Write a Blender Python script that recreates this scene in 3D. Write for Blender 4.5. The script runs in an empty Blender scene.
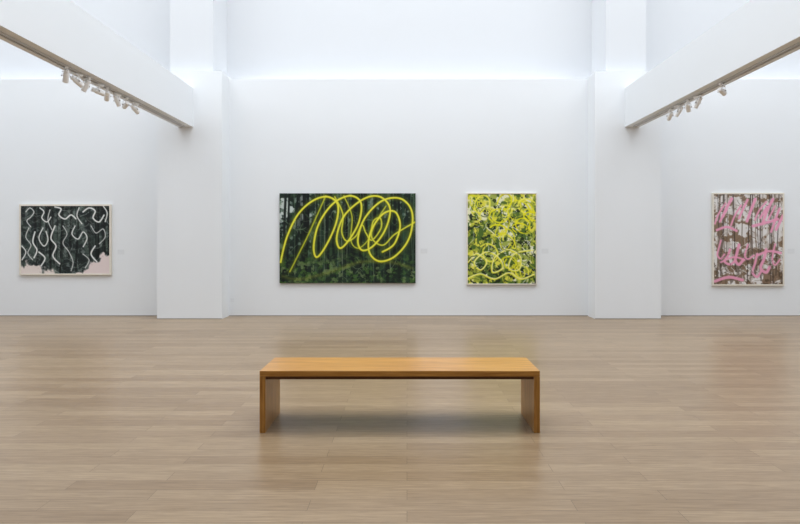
import bpy, bmesh, math, random
import numpy as np
from mathutils import Vector, Matrix
random.seed(4); rng=np.random.RandomState(11)
S=bpy.context.scene; C=S.collection
S.view_settings.view_transform='Standard'; S.view_settings.look='None'
F=560.0; VX=407.0; VY=240.0; H=1.45
DW=10.69; DP=10.28; DC=10.5; DU=11.32; ZL=4.52; ZC=13.0
def lin(c):
    c=np.asarray(c,dtype=float)/255.0
    return np.where(c<=0.04045,c/12.92,((c+0.055)/1.055)**2.4)
def X(px,d): return (px-VX)*d/F
def Z(py,d): return H+(VY-py)*d/F

# ---------------------------------------------------------------- materials
def newmat(name):
    m=bpy.data.materials.new(name); m.use_nodes=True
    nt=m.node_tree; b=nt.nodes['Principled BSDF']; return m,nt,b
def plain(name,rgb,rough=0.5,metal=0.0,noise=0.02,scale=6.0,bump=0.0,spec=0.5):
    m,nt,b=newmat(name); N=nt.nodes; L=nt.links
    c=lin(rgb)
    tc=N.new('ShaderNodeTexCoord'); no=N.new('ShaderNodeTexNoise'); no.inputs['Scale'].default_value=scale
    no.inputs['Detail'].default_value=4
    L.new(tc.outputs['Object'],no.inputs['Vector'])
    r=N.new('ShaderNodeValToRGB'); L.new(no.outputs['Fac'],r.inputs['Fac'])
    r.color_ramp.elements[0].position=.3; r.color_ramp.elements[1].position=.7
    r.color_ramp.elements[0].color=(*np.clip(c*(1-noise),0,1),1); r.color_ramp.elements[1].color=(*np.clip(c*(1+noise),0,1),1)
    L.new(r.outputs['Color'],b.inputs['Base Color'])
    b.inputs['Roughness'].default_value=rough; b.inputs['Metallic'].default_value=metal
    b.inputs['Specular IOR Level'].default_value=spec
    return m
M_wall=plain('painted_plaster',(240,243,246),.8,noise=.005,scale=.6,spec=.15)
M_upper=plain('upper_wall_toned_for_light',(226,228,231),.85,noise=.004,scale=.6,spec=.1)  # greyer than the wall white to offset the strong light up here
M_beam=plain('painted_beam',(240,243,246),.8,noise=.004,scale=1,spec=.15)
M_rear=plain('rear_wall_paint',(200,198,196),.8,noise=.01)
M_gap=plain('gap_shade',(150,143,136),.8)  # grey stands in for the shade in the gap under the walls
M_ceil=plain('ceiling_paint',(225,229,234),.9,noise=.01)
M_track=plain('track_grey',(205,205,205),.45,metal=.1)
M_slot=plain('track_slot',(120,119,118),.7)
M_lampw=plain('lamp_white_enamel',(252,252,252),.35)
M_lens=plain('lamp_lens',(250,240,220),.2)
M_dark=plain('lamp_baffle',(170,168,166),.5)
M_frame=plain('pale_maple_frame',(234,227,214),.5,noise=.04,scale=20)
M_framew=plain('white_frame',(232,228,220),.5,noise=.02,scale=20)
M_edge=plain('canvas_edge',(60,66,56),.8)
M_card=plain('caption_card',(232,235,238),.6)
M_sock=plain('socket_plastic',(234,237,240),.5)
M_under=plain('bench_shadow_rail',(96,60,28),.6,noise=.1,scale=10)  # wood tone darkened to draw the shadow line under the seat

def wood_bench(name,axis,dark=1.0):
    m,nt,b=newmat(name); N=nt.nodes; L=nt.links
    tc=N.new('ShaderNodeTexCoord'); mp=N.new('ShaderNodeMapping')
    sc={'x':(1.2,26,26),'z':(26,26,1.2)}[axis]; mp.inputs['Scale'].default_value=sc
    L.new(tc.outputs['Object'],mp.inputs['Vector'])
    n=N.new('ShaderNodeTexNoise'); n.inputs['Scale'].default_value=2.2; n.inputs['Detail'].default_value=7; n.inputs['Roughness'].default_value=.6
    n.inputs['Distortion'].default_value=.4
    L.new(mp.outputs['Vector'],n.inputs['Vector'])
    r=N.new('ShaderNodeValToRGB'); L.new(n.outputs['Fac'],r.inputs['Fac'])
    e=r.color_ramp.elements
    e[0].position=.32; e[0].color=(*lin((170,113,46))*dark,1)
    e[1].position=.7; e[1].color=(*lin((218,162,82))*dark,1)
    L.new(r.outputs['Color'],b.inputs['Base Color'])
    b.inputs['Roughness'].default_value=.3
    bp=N.new('ShaderNodeBump'); bp.inputs['Strength'].default_value=.05; bp.inputs['Distance'].default_value=.002
    L.new(n.outputs['Fac'],bp.inputs['Height']); L.new(bp.outputs['Normal'],b.inputs['Normal'])
    return m
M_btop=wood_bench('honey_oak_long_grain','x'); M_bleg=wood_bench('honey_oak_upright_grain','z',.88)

def floor_mat():
    m,nt,b=newmat('oak_planks'); N=nt.nodes; L=nt.links
    tc=N.new('ShaderNodeTexCoord')
    br=N.new('ShaderNodeTexBrick'); br.offset=.37; br.offset_frequency=2; br.squash=1.0
    br.inputs['Scale'].default_value=1.0; br.inputs['Brick Width'].default_value=1.45; br.inputs['Row Height'].default_value=.125
    br.inputs['Mortar Size'].default_value=.0014; br.inputs['Mortar Smooth'].default_value=.4; br.inputs['Bias'].default_value=0
    br.inputs['Color1'].default_value=(*lin((171,147,117)),1); br.inputs['Color2'].default_value=(*lin((150,125,96)),1)
    br.inputs['Mortar'].default_value=(*lin((98,79,58)),1)
    L.new(tc.outputs['Object'],br.inputs['Vector'])
    # fine long grain, shifted from plank to plank
    mp=N.new('ShaderNodeMapping'); mp.inputs['Scale'].default_value=(2.2,46,1)
    L.new(tc.outputs['Object'],mp.inputs['Vector'])
    add=N.new('ShaderNodeVectorMath'); add.operation='MULTIPLY_ADD'
    L.new(br.outputs['Color'],add.inputs[0]); add.inputs[1].default_value=(57,71,0); L.new(mp.outputs['Vector'],add.inputs[2])
    n=N.new('ShaderNodeTexNoise'); n.inputs['Scale'].default_value=1.7; n.inputs['Detail'].default_value=9; n.inputs['Roughness'].default_value=.66; n.inputs['Distortion'].default_value=.8
    L.new(add.outputs['Vector'],n.inputs['Vector'])
    r=N.new('ShaderNodeValToRGB'); L.new(n.outputs['Fac'],r.inputs['Fac'])
    r.color_ramp.elements[0].position=.3; r.color_ramp.elements[0].color=(.62,.58,.53,1)
    r.color_ramp.elements[1].position=.64; r.color_ramp.elements[1].color=(1.08,1.07,1.06,1)
    mx=N.new('ShaderNodeMix'); mx.data_type='RGBA'; mx.blend_type='MULTIPLY'; mx.inputs[0].default_value=1
    L.new(br.outputs['Color'],mx.inputs[6]); L.new(r.outputs['Color'],mx.inputs[7])
    L.new(mx.outputs[2],b.inputs['Base Color'])
    b.inputs['Roughness'].default_value=.31; b.inputs['Specular IOR Level'].default_value=.58
    return m
M_floor=floor_mat()

# ---------------------------------------------------------------- mesh helpers
def add_box(bm,x0,x1,y0,y1,z0,z1,bev=0,mi=0):
    b2=bmesh.new(); bmesh.ops.create_cube(b2,size=1)
    for v in b2.verts:
        v.co=Vector(((x0+x1)/2+v.co.x*(x1-x0),(y0+y1)/2+v.co.y*(y1-y0),(z0+z1)/2+v.co.z*(z1-z0)))
    if bev: bmesh.ops.bevel(b2,geom=b2.edges[:]+b2.verts[:],offset=bev,segments=2,affect='EDGES',profile=.5)
    for f in b2.faces: f.material_index=mi
    me=bpy.data.meshes.new('t'); b2.to_mesh(me); b2.free(); bm.from_mesh(me); bpy.data.meshes.remove(me)
def lathe(bm,prof,mat=Matrix.Identity(4),n=28):
    """prof: (radius, z) list revolved around z, then moved by mat"""
    rings=[]
    for r,z in prof:
        if r<1e-6: rings.append([bm.verts.new(mat@Vector((0,0,z)))])
        else: rings.append([bm.verts.new(mat@Vector((r*math.cos(2*math.pi*k/n),r*math.sin(2*math.pi*k/n),z))) for k in range(n)])
    for a,b in zip(rings,rings[1:]):
        for k in range(n):
            k2=(k+1)%n
            if len(a)==1 and len(b)==1: continue
            if len(a)==1: bm.faces.new((a[0],b[k],b[k2]))
            elif len(b)==1: bm.faces.new((a[k],b[0],a[k2]))
            else: bm.faces.new((a[k],b[k],b[k2],a[k2]))
def obj(name,bm,mats,parent=None,smooth=False):
    bmesh.ops.recalc_face_normals(bm,faces=bm.faces[:])
    me=bpy.data.meshes.new(name); bm.to_mesh(me); bm.free()
    for m in (mats if isinstance(mats,(list,tuple)) else [mats]): me.materials.append(m)
    if smooth:
        for p in me.polygons: p.use_smooth=True
        try: me.set_sharp_from_angle(angle=math.radians(35))
        except Exception: pass
    o=bpy.data.objects.new(name,me); C.objects.link(o)
    if parent: o.parent=parent
    return o
def box(name,x0,x1,y0,y1,z0,z1,m,parent=None,bev=0):
    bm=bmesh.new(); add_box(bm,x0,x1,y0,y1,z0,z1,bev); return obj(name,bm,m,parent)
def struct(name,x0,x1,y0,y1,z0,z1,m,bev=0):
    o=box(name,x0,x1,y0,y1,z0,z1,m,None,bev); o['kind']='structure'; return o
def thing(name,label,cat,loc=(0,0,0),group=None):
    o=bpy.data.objects.new(name,None); o.empty_display_size=.1; C.objects.link(o); o.location=loc
    o['label']=label; o['category']=cat
    if group: o['group']=group
    return o

# ---------------------------------------------------------------- room
XL,XR,YB=-12.5,12.6,-6.0
struct('floor',XL-.2,XR+.2,YB-.2,DU+.2,-.1,0,M_floor)
struct('ceiling',XL-.2,XR+.2,YB-.2,DU+.2,ZC,ZC+.15,M_ceil)
struct('ceiling_shade_slab',XL,XR,YB,2.3,5.0,5.2,M_ceil)      # unseen slab added behind and above the camera to shade the foreground
struct('wall_left',XL-.2,XL,YB,DU,0,ZC,M_wall)
struct('wall_right',XR,XR+.2,YB,DU,0,ZC,M_wall)
struct('wall_rear',XL,XR,YB-.2,YB,0,ZC,M_rear)
struct('wall_back',XL,XR,DW,DW+.12,0,ZL,M_wall)
struct('trim_3',XL,XR,DW+.12,DU,4.0,4.2,M_wall)
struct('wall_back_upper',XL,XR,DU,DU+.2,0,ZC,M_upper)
PL=(X(157,DP),X(222,DP)); PR=(X(595,DP),X(661,DP))
def pier(name,x0,x1,u0,u1):
    struct(name,x0,x1,DP,DW+.12,0,ZL+.03,M_wall)
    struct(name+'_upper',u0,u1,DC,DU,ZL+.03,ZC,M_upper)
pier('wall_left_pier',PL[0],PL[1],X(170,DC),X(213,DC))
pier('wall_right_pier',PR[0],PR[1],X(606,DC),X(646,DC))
g=.012
for i,(x0,x1) in enumerate(((XL,PL[0]),(PL[1],PR[0]),(PR[1],XR))):
    n=('gap_shade_left','gap_shade_back','gap_shade_right')[i]
    struct(n,x0,x1,DW-.003,DW,0,g,M_gap)  # thin strip coloured as the shaded gap at the wall foot
struct('gap_shade_left_pier',PL[0],PL[1],DP-.003,DP,0,g,M_gap)
struct('gap_shade_right_pier',PR[0],PR[1],DP-.003,DP,0,g,M_gap)
ZB=Z(127,DP); ZT=Z(88,DP)
BL=(X(193,DP)-.27,X(193,DP)); BR=(X(625,DP),X(625,DP)+.27)
struct('trim_1',BL[0],BL[1],YB,DP,ZB,ZT,M_beam)
struct('trim_2',BR[0],BR[1],YB,DP,ZB,ZT,M_beam)

# ---------------------------------------------------------------- lighting tracks + spots
def track(xc,label):
    t=thing('lighting_track',label,'lighting track',(xc,3,ZB))
    bm=bmesh.new()
    y0,y1=-5.5+0-3,DP-.12-3
    add_box(bm,-.03,-.012,y0,y1,-.022,0); add_box(bm,.012,.03,y0,y1,-.022,0); add_box(bm,-.012,.012,y0,y1,-.006,0)
    add_box(bm,-.03,.03,y1,y1+.012,-.024,0)
    obj('rail',bm,M_track,t)
    box('conductor_slot',-.0115,.0115,y0,y1,-.008,-.006,M_slot,t)
    return t
XTL=(BL[0]+BL[1])/2; XTR=(BR[0]+BR[1])/2
track(XTL,'long grey lighting track under the left white beam'); track(XTR,'long grey lighting track under the right white beam')
def spot_proto(tilt):
    t=thing('track_spotlight','','spotlight')
    bm=bmesh.new(); add_box(bm,-.016,.016,-.07,.07,-.026,0,.004); obj('track_adapter',bm,M_lampw,t)
    bm=bmesh.new(); lathe(bm,[(0,-.024),(.008,-.024),(.008,-.046),(0,-.046)],n=14)
    add_box(bm,-.042,.042,-.008,.008,-.05,-.044,.002); add_box(bm,-.042,-.037,-.008,.008,-.108,-.046,.002); add_box(bm,.037,.042,-.008,.008,-.108,-.046,.002)
    obj('yoke',bm,M_lampw,t,True)
    hm=Matrix.Translation((0,0,-.1))@Matrix.Rotation(math.radians(tilt),4,'X')@Matrix.Diagonal((.66,.66,.9,1))
    bm=bmesh.new()
    lathe(bm,[(0,.09),(.036,.09),(.042,.084),(.043,.06),(.036,.057),(.036,.048),(.044,.044),(.05,.03),(.051,-.05),(.051,-.085),(.048,-.085),(.045,-.06),(0,-.055)],hm,32)
    h=obj('lamp_head',bm,M_lampw,t,True)
    bm=bmesh.new(); lathe(bm,[(0,-.064),(.044,-.064),(.044,-.058),(0,-.058)],hm,28); l=obj('lens',bm,M_lens,h,True)
    for s in (-1,1):
        bm=bmesh.new()
        lathe(bm,[(0,0),(.009,0),(.009,.009),(0,.009)],Matrix.Translation((s*.042,0,-.1))@Matrix.Rotation(s*math.pi/2,4,'Y'),14)
        obj('pivot_knob',bm,M_dark,t,True)
    return t
def dup(root):
    r=root.copy(); C.objects.link(r)
    for ch in list(root.children):
        c=ch.copy(); C.objects.link(c); c.parent=r
        for gch in ch.children:
            d=gch.copy(); C.objects.link(d); d.parent=c
    return r
protos=[spot_proto(38),spot_proto(62),spot_proto(78)]; fresh=[True]*3
def place(px,xc,label,group,rz,k):
    t=protos[k] if fresh[k] else dup(protos[k]); fresh[k]=False
    d=F*xc/(px-VX); t.location=(xc,d,ZB-.022); t.rotation_euler=(0,0,math.radians(rz))
    t['label']=label; t['group']=group
ord=['nearest to the camera','second from the camera','third from the camera','fourth from the camera','fifth from the camera','sixth from the camera','seventh from the camera','farthest from the camera']
for i,(px,rz,k) in enumerate(zip((66,77,86,98,107,117,126,135),(38,-25,70,-40,32,-12,44,-14),(0,1,0,2,1,0,2,1))):
    place(px,XTL,'white spotlight on the left beam track, '+ord[i],'spotlights on the left beam',rz,k)
orr=['nearest the camera, standing apart from the rest','second from the camera, nearest of the cluster','third from the camera in the cluster','fourth from the camera in the cluster','farthest from the camera']
for i,(px,rz,k) in enumerate(zip((722,698,688,679,670),(-50,22,-35,40,-10),(2,0,1,0,1))):
    place(px,XTR,'white spotlight on the right beam track, '+orr[i],'spotlights on the right beam',rz,k)

# ---------------------------------------------------------------- bench
sb=(433-VY)/H; DB=F/sb
bx0,bx1=X(259.5,DB),X(540,DB); bw=bx1-bx0; bd=.487; bh=Z(371,DB)
t=thing('bench','long honey-coloured wooden gallery bench with solid slab ends, alone on the floor','bench',((bx0+bx1)/2,DB+bd/2,0))
hw=bw/2; hd=bd/2; th=.042
bm=bmesh.new(); add_box(bm,-hw,hw,-hd,hd,bh-th,bh,.0025); obj('seat',bm,M_btop,t)
bm=bmesh.new(); add_box(bm,-hw+.046,hw-.046,-hd+.012,hd-.012,bh-th-.024,bh-th-.002,.002); o=obj('under_rail',bm,M_under,t); o['label']='rail under the seat, darkened as its shadow line'
for s in (-1,1):
    bm=bmesh.new(); a,b=sorted((s*hw,s*(hw-.044))); add_box(bm,a,b,-hd,hd,0,bh-th-.0005,.0025)
    obj('leg',bm,M_bleg,t)

# ---------------------------------------------------------------- paintings (pigment laid out in mesh colours)
SC=3
def vn(h,w,ny,nx,seed=None):
    r=np.random.RandomState(seed) if seed is not None else rng
    gmap=r.rand(ny+2,nx+2)
    yy=np.linspace(0,ny,h); xx=np.linspace(0,nx,w)
    yi=yy.astype(int); xi=xx.astype(int); fy=yy-yi; fx=xx-xi
    fy=fy*fy*(3-2*fy); fx=fx*fx*(3-2*fx)
    a=gmap[yi][:,xi]; b=gmap[yi][:,xi+1]; c=gmap[yi+1][:,xi]; d=gmap[yi+1][:,xi+1]
    FX=fx[None,:]; FY=fy[:,None]
    return (a*(1-FX)+b*FX)*(1-FY)+(c*(1-FX)+d*FX)*FY
def fbm(h,w,ny,nx,o=4):
    s=0; a=1; t=0
    for k in range(o): s=s+a*vn(h,w,ny*2**k,nx*2**k); t+=a; a*=.55
    return s/t
def sstep(v,a,b): 
    t=np.clip((v-a)/(b-a),0,1); return t*t*(3-2*t)
def blend(img,mask,col):
    return img*(1-mask[...,None])+np.asarray(col,float)*mask[...,None]
def catmull(P,n=14):
    P=[P[0]]+list(P)+[P[-1]]; out=[]
    for i in range(1,len(P)-2):
        p0,p1,p2,p3=[np.array(P[i+k],float) for k in (-1,0,1,2)]
        for k in range(n):
            t=k/n; out.append(.5*((2*p1)+(-p0+p2)*t+(2*p0-5*p1+4*p2-p3)*t*t+(-p0+3*p1-3*p2+p3)*t**3))
    out.append(np.array(P[-2],float)); return out
def stroke_mask(h,w,pts,x0,y0,width,soft=.5,taper=False,n=14):
    m=np.zeros((h,w)); cp=catmull(pts,n); N=len(cp)
    for i in range(N-1):
        a,b=cp[i],cp[i+1]; L=np.hypot(*(b-a))*SC; k=max(1,int(L/1.2))
        for j in range(k):
            p=a+(b-a)*j/k; cx=(p[0]-x0)*SC; cy=(p[1]-y0)*SC
            ww=width*SC/2*(1 if not taper else .45+.55*math.sin(math.pi*min(1,(i+.5)/N)))
            R=int(ww+soft*SC+2)
            xa,xb=max(0,int(cx)-R),min(w,int(cx)+R+1); ya,yb=max(0,int(cy)-R),min(h,int(cy)+R+1)
            if xa>=xb or ya>=yb: continue
            gy,gx=np.mgrid[ya:yb,xa:xb]; d=np.hypot(gx-cx,gy-cy)
            m[ya:yb,xa:xb]=np.maximum(m[ya:yb,xa:xb],np.clip((ww-d)/(soft*SC)+.5,0,1))
    return m
def trunks(img,h,w,x0,y0,x1,y1,n,cols,wr,seed):
    r=random.Random(seed)
    for k in range(n):
        x=r.uniform(x0,x1); lean=r.uniform(-4,4); wd=r.uniform(*wr)
        pts=[(x,y0-3),(x+lean*.3+r.uniform(-1,1),(y0*2+y1)/3),(x+lean*.7,(y0+2*y1)/3),(x+lean,y1+r.uniform(-15,3))]
        m=stroke_mask(h,w,pts,x0,y0,wd,.4,n=8); img=blend(img,m*r.uniform(.5,.95),r.choice(cols))
    return img
def branches(img,h,w,x0,y0,x1,y1,n,cols,wr,seed,ln=14):
    r=random.Random(seed)
    for k in range(n):
        x=r.uniform(x0,x1); y=r.uniform(y0,y1); a=r.uniform(0,math.pi*2); P=[(x,y)]
        for q in range(3):
            a+=r.uniform(-.7,.7); x+=math.cos(a)*ln/3; y+=math.sin(a)*ln/3; P.append((x,y))
        img=blend(img,stroke_mask(h,w,P,x0,y0,r.uniform(*wr),.4,n=5)*r.uniform(.4,.9),r.choice(cols))
    return img

def art_forest_yellow(x0,y0,x1,y1):
    h=int((y1-y0)*SC)+1; w=int((x1-x0)*SC)+1
    yy,xx=np.mgrid[0:h,0:w]; u=xx/(w-1); v=yy/(h-1)
    img=np.ones((h,w,3))*np.array((24,38,32.))
    img=blend(img,sstep(fbm(h,w,9,14),.42,.7)*.8,(52,78,52))
    img=blend(img,sstep(fbm(h,w,30,44,2),.55,.78)*sstep(.6-v+.25*(u<.25),.0,.4)*.75,(140,160,146))
    img=blend(img,sstep(fbm(h,w,16,24,3),.47,.62)*sstep(.36-u,0,.2)*sstep(.55-v,0,.3)*.95,(200,210,206))
    img=trunks(img,h,w,x0,y0,x1,y1,46,[(10,18,16),(18,26,24),(8,12,12)],(.8,2.6),5)
    img=trunks(img,h,w,x0,y0,x1,y1,26,[(80,102,80),(104,118,98),(50,84,64)],(.4,1.1),6)
    img=blend(img,sstep(fbm(h,w,26,34,3),.48,.68)*sstep(v,.5,.85)*.8,(74,110,50))
    img=blend(img,sstep(fbm(h,w,24,36,3),.56,.68)*sstep(v,.6,.85)*.7,(120,140,90))
    img=blend(img,sstep(fbm(h,w,20,30,3),.5,.7)*sstep(v,.6,.9)*.7,(26,40,30))
    img=branches(img,h,w,x0,y0,x1,y1,150,[(20,30,24),(106,126,98),(58,88,54)],(.4,.8),8,11)
    A=[(281,262),(287,238),(298,215),(313,201),(328,197),(338,205),(336,224),(326,246),(317,257),(314,246),(319,224),(333,204),(350,196),(361,203),(359,222),(349,240),(340,248),(337,236),(345,215),(364,199),(380,197),(390,209),(385,230),(373,246),(362,250),(358,239),(365,218),(382,201),(401,199),(412,213),(409,238),(395,256),(379,261),(369,251),(371,231),(383,214),(395,212),(400,226),(394,244),(382,252)]
    B=[(335,197),(343,214),(342,232),(347,241),(356,236),(362,225),(366,233),(372,240),(381,228),(380,218),(373,222),(372,238),(383,245),(395,234),(415,222)]
    G=[(344,196),(352,216),(351,240),(358,248),(368,240),(376,222),(386,206)]
    D=[(283,276),(300,279),(330,272),(360,262),(390,262),(412,268)]
    E=[(326,196),(318,214),(308,236),(297,258),(290,272)]
    for P,wd in ((A,2.6),(B,1.8),(E,1.6),(G,1.2)):
        img=blend(img,stroke_mask(h,w,P,x0,y0,wd+3.2,3.0)*.38,(120,128,28))
    img=blend(img,stroke_mask(h,w,D,x0,y0,3,3)*.4,(140,144,50))
    for P,wd,c in ((E,1.3,(190,196,50)),(G,1.1,(204,208,60)),(B,1.4,(222,222,64)),(A,1.9,(234,228,44))):
        img=blend(img,stroke_mask(h,w,P,x0,y0,wd,.6)*.96,c)
    img=blend(img,stroke_mask(h,w,[(a+.2,b-.4) for a,b in A],x0,y0,.7,.5)*.6,(250,246,130))
    return img
def art_white_squiggle(x0,y0,x1,y1):
    h=int((y1-y0)*SC)+1; w=int((x1-x0)*SC)+1
    yy,xx=np.mgrid[0:h,0:w]; u=xx/(w-1); v=yy/(h-1)
    img=np.ones((h,w,3))*np.array((36,44,44.))
    img=blend(img,sstep(fbm(h,w,8,12),.42,.7)*.8,(80,94,86))
    img=blend(img,sstep(fbm(h,w,22,30,3),.52,.72)*.6,(132,142,138))
    img=trunks(img,h,w,x0,y0,x1,y1,26,[(18,22,22),(26,30,30)],(.8,2.6),15)
    img=branches(img,h,w,x0,y0,x1,y1,160,[(20,24,24),(130,140,136),(86,98,88)],(.4,.8),18,10)
    n=(fbm(h,w,10,14,3)-.5)*.3
    img=blend(img,sstep(v-(.86+u*.4)+n,.0,.06),(234,222,216))
    img=blend(img,sstep(v-(.66+(1-u)*1.0)+n,.0,.06),(234,218,216))
    img=branches(img,h,w,x0,y0+48,x1,y1,80,[(40,44,44),(90,90,88),(60,66,60)],(.4,.9),19,7)
    S_=[[(27,212),(31,208),(35,212),(32,217),(28,221),(32,227)],
        [(41,208),(45,212),(43,218),(48,222),(52,217)],
        [(56,207),(62,209),(60,215),(66,219),(72,215),(77,219)],
        [(30,228),(27,237),(32,245),(29,253),(34,260)],
        [(44,228),(40,238),(45,246),(49,240),(47,231)],
        [(56,226),(52,238),(57,246),(54,256),(61,264)],
        [(64,226),(68,234),(64,243),(70,252),(74,262),(72,271)],
        [(76,226),(73,234),(79,239),(84,232),(88,238),(84,247)],
        [(84,212),(90,208),(96,211),(94,218),(100,222),(105,215)],
        [(92,226),(97,233),(104,229),(106,237),(100,244)],
        [(23,246),(27,252),(23,260)],[(36,232),(34,242),(38,250),(35,258)],[(51,210),(49,220),(53,230)],[(80,208),(78,216),(83,224)],
        [(40,252),(46,258),(42,266)],[(84,254),(90,260),(86,268)],[(104,206),(108,213),(106,222)],[(96,246),(92,254),(98,262)]]
    for P in S_: img=blend(img,stroke_mask(h,w,P,x0,y0,2.0,1.8)*.25,(150,158,156))
    for i,P in enumerate(S_): img=blend(img,stroke_mask(h,w,P,x0,y0,.8+.3*(i%3),.5)*.95,(242,243,240))
    return img
def art_yellow_green(x0,y0,x1,y1):
    h=int((y1-y0)*SC)+1; w=int((x1-x0)*SC)+1
    yy,xx=np.mgrid[0:h,0:w]; u=xx/(w-1); v=yy/(h-1)
    img=np.ones((h,w,3))*np.array((236,236,200.))
    img=blend(img,sstep(fbm(h,w,8,7,3),.4,.56)*.9,(226,220,66))
    img=blend(img,sstep(fbm(h,w,18,16,3)+.12*v,.50,.62)*.85,(150,164,60))
    img=blend(img,sstep(fbm(h,w,20,16,3)+.2*v-.04,.57,.67)*.9,(70,100,40))
    img=blend(img,sstep(fbm(h,w,26,20,3)+.18*v,.67,.74)*.9,(30,42,24))
    img=branches(img,h,w,x0,y0,x1,y1,120,[(120,140,52),(90,114,44),(248,248,232),(214,210,60)],(.5,1.2),28,9)
    r=random.Random(9); Y=[(240,232,34),(234,228,50),(228,226,44),(246,240,84)]
    for k in range(20):
        cx=r.uniform(x0+3,x1-3); cy=r.uniform(y0+3,y1-5); a=r.uniform(3,9); b=r.uniform(4,11); ph=r.uniform(0,6); sw=r.uniform(4,8.5); tl=r.uniform(-.6,.6)
        P=[]
        for q in range(10):
            th_=ph+sw*q/9; ex=a*math.cos(th_); ey=b*math.sin(th_)
            P.append((cx+ex*math.cos(tl)-ey*math.sin(tl)+q*.5,cy+ex*math.sin(tl)+ey*math.cos(tl)))
        img=blend(img,stroke_mask(h,w,P,x0,y0,r.uniform(1.0,1.9),.6,n=5)*.88,r.choice(Y))
    for P in ([(468,262),(476,254),(486,262),(480,270),(474,262),(486,252),(498,258),(502,268),(492,272),(494,258),(508,250),(520,258),(518,270),(508,268),(514,254),(532,250)],
              [(468,278),(480,274),(494,279),(508,273),(520,279),(534,274)]):
        img=blend(img,stroke_mask(h,w,P,x0,y0,1.8,.6)*.92,(240,236,70))
        img=blend(img,stroke_mask(h,w,[(a+.6,b-.6) for a,b in P],x0,y0,.7,.5)*.8,(250,250,220))
    img=branches(img,h,w,x0,y0+20,x1,y1,60,[(250,250,240),(54,76,32),(70,100,40)],(.5,1.1),33,8)
    return img
def art_pink(x0,y0,x1,y1):
    h=int((y1-y0)*SC)+1; w=int((x1-x0)*SC)+1
    yy,xx=np.mgrid[0:h,0:w]; u=xx/(w-1); v=yy/(h-1)
    img=np.ones((h,w,3))*np.array((230,226,224.))
    img=blend(img,sstep(fbm(h,w,12,10,3),.5,.7)*.6,(182,168,156))
    img=blend(img,sstep(fbm(h,w,16,12,3)+.2*v,.6,.7)*.85,(124,98,74))
    img=trunks(img,h,w,x0,y0,x1,y1,26,[(90,76,68),(64,54,50),(130,114,100)],(.5,1.6),45)
    img=branches(img,h,w,x0,y0,x1,y1,200,[(76,64,56),(128,108,90),(240,236,232),(104,80,58)],(.4,.8),48,9)
    img=blend(img,sstep(fbm(h,w,24,20,3),.54,.66)*sstep(v,.5,.8)*.6,(74,60,46))
    r=random.Random(12); K=[]
    for x in range(718,780,8):                 # slanting upper hatch
        y=y0+r.uniform(4,14); l=r.uniform(14,24)
        K.append([(x-4,y+l),(x,y+l*.5),(x+5+r.uniform(-1,3),y)])
        if r.random()<.5: K.append([(x+1,y+l*.9),(x+5,y+l*.55),(x+8,y+l*.3)])
    for x in range(715,778,9):                 # looser slanting lower strokes, some hooked
        y=y0+r.uniform(44,60); l=r.uniform(14,27)
        K.append([(x+5,y),(x+3,y+l*.4),(x+1+r.uniform(-2,2),y+l*.8),(x+5,y+l),(x+8+r.uniform(0,3),y+l*.75)])
    K+=[[(716,230),(726,227),(736,231)],[(752,226),(764,223),(777,219)],[(720,262),(733,257),(744,260)],[(757,255),(768,251),(780,253)],[(714,281),(728,277),(742,280)]]
    for P in K: img=blend(img,stroke_mask(h,w,P,x0,y0,2.8,1.8)*.3,(228,190,204))
    for i,P in enumerate(K): img=blend(img,stroke_mask(h,w,P,x0,y0,1.7+.6*(i%3),.7)*.92,(242,164,196))
    img=branches(img,h,w,x0,y0,x1,y1,40,[(86,72,62),(232,228,226)],(.3,.6),51,8)
    return img

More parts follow.
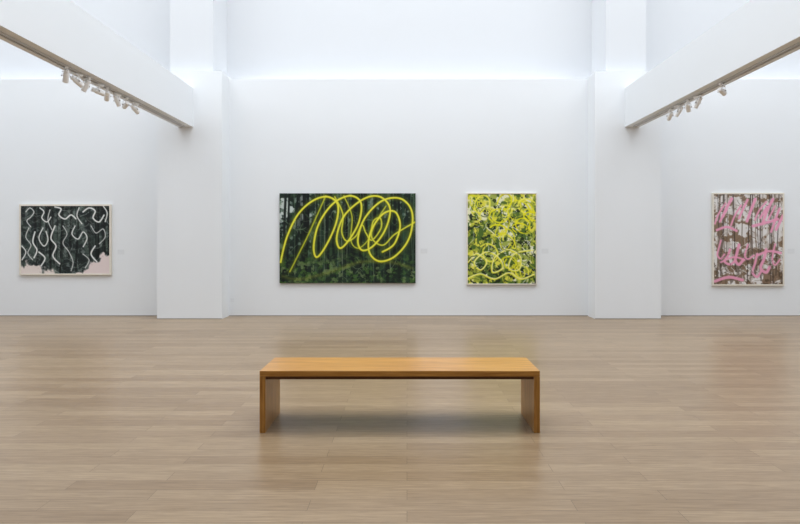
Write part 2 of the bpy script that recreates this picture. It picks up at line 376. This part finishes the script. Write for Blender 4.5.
def canvas_mat(name):
    m,nt,b=newmat(name); N=nt.nodes; L=nt.links
    a=N.new('ShaderNodeAttribute'); a.attribute_name='pigment'; L.new(a.outputs['Color'],b.inputs['Base Color'])
    b.inputs['Roughness'].default_value=.6; b.inputs['Specular IOR Level'].default_value=.25
    return m
M_canvas=canvas_mat('painted_canvas')
def painting(px0,py0,px1,py1,fw,art,label,fm):
    """outer size in photo pixels at the back wall; fw frame width in metres (0 = unframed)"""
    x0,x1=X(px0,DW),X(px1,DW); z1,z0=Z(py0,DW),Z(py1,DW); W=x1-x0; Hh=z1-z0
    t=thing('painting',label,'painting',((x0+x1)/2,DW,z0))
    ppm=F/DW; ins=fw*ppm
    dep=.04
    img=np.clip(art(px0+ins,py0+ins,px1-ins,py1-ins),0,255)
    h,w,_=img.shape
    cw,ch=W/2-fw,Hh-2*fw
    xs=np.linspace(-cw,cw,w); zs=np.linspace(fw+ch,fw,h)
    yf=-dep+(.008 if fw else 0)
    co=np.zeros((h,w,3)); co[...,0]=xs[None,:]; co[...,1]=yf; co[...,2]=zs[:,None]
    idx=np.arange(h*w).reshape(h,w)
    q=np.stack([idx[:-1,:-1],idx[1:,:-1],idx[1:,1:],idx[:-1,1:]],-1).reshape(-1,4)
    me=bpy.data.meshes.new('canvas'); nf=len(q)
    me.vertices.add(h*w); me.vertices.foreach_set('co',co.ravel())
    me.loops.add(nf*4); me.loops.foreach_set('vertex_index',q.ravel())
    me.polygons.add(nf); me.polygons.foreach_set('loop_start',np.arange(nf)*4); me.polygons.foreach_set('loop_total',np.full(nf,4))
    me.update(calc_edges=True)
    ca=me.color_attributes.new('pigment','FLOAT_COLOR','POINT')
    rgba=np.ones((h*w,4)); rgba[:,:3]=lin(img.reshape(-1,3)); ca.data.foreach_set('color',rgba.ravel())
    me.materials.append(M_canvas); c=bpy.data.objects.new('canvas',me); C.objects.link(c); c.parent=t
    box('stretcher',-cw+.0,cw,yf+.002,-.001,fw,fw+ch,M_edge if not fw else M_framew,t)
    if fw:
        bm=bmesh.new(); o0=[(-W/2,0),(W/2,0),(W/2,Hh),(-W/2,Hh)]; i0=[(-cw,fw),(cw,fw),(cw,fw+ch),(-cw,fw+ch)]
        def ring(pts,y): return [bm.verts.new((a,y,b)) for a,b in pts]
        of=ring(o0,-dep); iff=ring(i0,-dep); ob=ring(o0,-.001); ib=ring(i0,-.001)
        for k in range(4):
            j=(k+1)%4
            bm.faces.new((of[k],of[j],iff[j],iff[k])); bm.faces.new((of[k],ob[k],ob[j],of[j]))
            bm.faces.new((iff[k],iff[j],ib[j],ib[k])); bm.faces.new((ob[k],ib[k],ib[j],ob[j]))
        obj('frame',bm,fm,t)
    return t
painting(20.5,204.5,112,275,.03,art_white_squiggle,'dark grey woodland painting with thin white squiggles, pale frame',M_frame)
painting(280,193.5,415.5,283,0,art_forest_yellow,'widest painting, dark green forest crossed by bright yellow looping lines',M_frame)
painting(466.5,193,536.5,284.5,.02,art_yellow_green,'upright painting covered in yellow and green loops and foliage marks',M_frame)
painting(711.5,193,783,285.5,.026,art_pink,'upright painting with pink brush strokes over brown trees, beside the right pier',M_frame)

def card(px,py,label):
    t=thing('caption_card',label,'caption card',(X(px,DW),DW,Z(py,DW)),'caption cards beside the paintings')
    box('card',-.065,.065,-.003,-.0005,-.045,.045,M_card,t,.001)
card(121,252,'small white caption card right of the white squiggle painting')
card(424,251,'small white caption card right of the yellow loop forest painting')
card(545,251,'small white caption card right of the yellow and green painting')
card(791,251,'small white caption card right of the pink painting')
def socket(px,py,d,label):
    t=thing('wall_socket',label,'socket',(X(px,d),d,Z(py,d)))
    bm=bmesh.new(); add_box(bm,-.035,.035,-.006,-.0005,-.035,.035,.002); obj('cover_plate',bm,M_sock,t)
    bm=bmesh.new(); lathe(bm,[(0,0),(.018,0),(.018,.002),(.015,.002),(.015,.0008),(0,.0008)],Matrix.Translation((0,-.006,0))@Matrix.Rotation(math.pi/2,4,'X'),24); obj('outlet',bm,M_sock,t)
socket(232.5,300,DW,'small white wall socket near the floor beside the left pier')

# ---------------------------------------------------------------- lights
def area(name,loc,sx,sy,power,col,rot=(0,0,0)):
    l=bpy.data.lights.new(name,'AREA'); l.shape='RECTANGLE'; l.size=sx; l.size_y=sy; l.energy=power; l.color=col
    o=bpy.data.objects.new(name,l); C.objects.link(o); o.location=loc; o.rotation_euler=rot; return o
cool=(.915,.96,1.0)
area('skylight_panel',(0,5.2,ZC-.1),23,6.4,1950,cool)
area('lower_wall_fill',(0,2.5,4.9),20,.4,170,(.96,.98,1.0),(math.radians(78),0,0))  # added fill without a fixture, lifts the dim lower wall
for a,b in ((XL+.1,X(170,DC)-.05),(X(213,DC)+.05,X(606,DC)-.05),(X(646,DC)+.05,XR-.1)):
    area('cove_strip',((a+b)/2,DU-.07,4.5),b-a,.06,(b-a)*1.3,(.97,.99,1.0),(math.pi,0,0))
w=bpy.data.worlds.new('World'); S.world=w; w.use_nodes=True
w.node_tree.nodes['Background'].inputs[0].default_value=(.8,.85,.9,1); w.node_tree.nodes['Background'].inputs[1].default_value=.3

cam=bpy.data.cameras.new('Camera'); co=bpy.data.objects.new('Camera',cam); C.objects.link(co)
co.location=(0,0,H); co.rotation_euler=(math.pi/2,0,0)
cam.sensor_width=36; cam.sensor_fit='HORIZONTAL'; cam.lens=F/800*36
cam.shift_x=-(VX-400)/800; cam.shift_y=-(262-VY)/800
S.camera=co
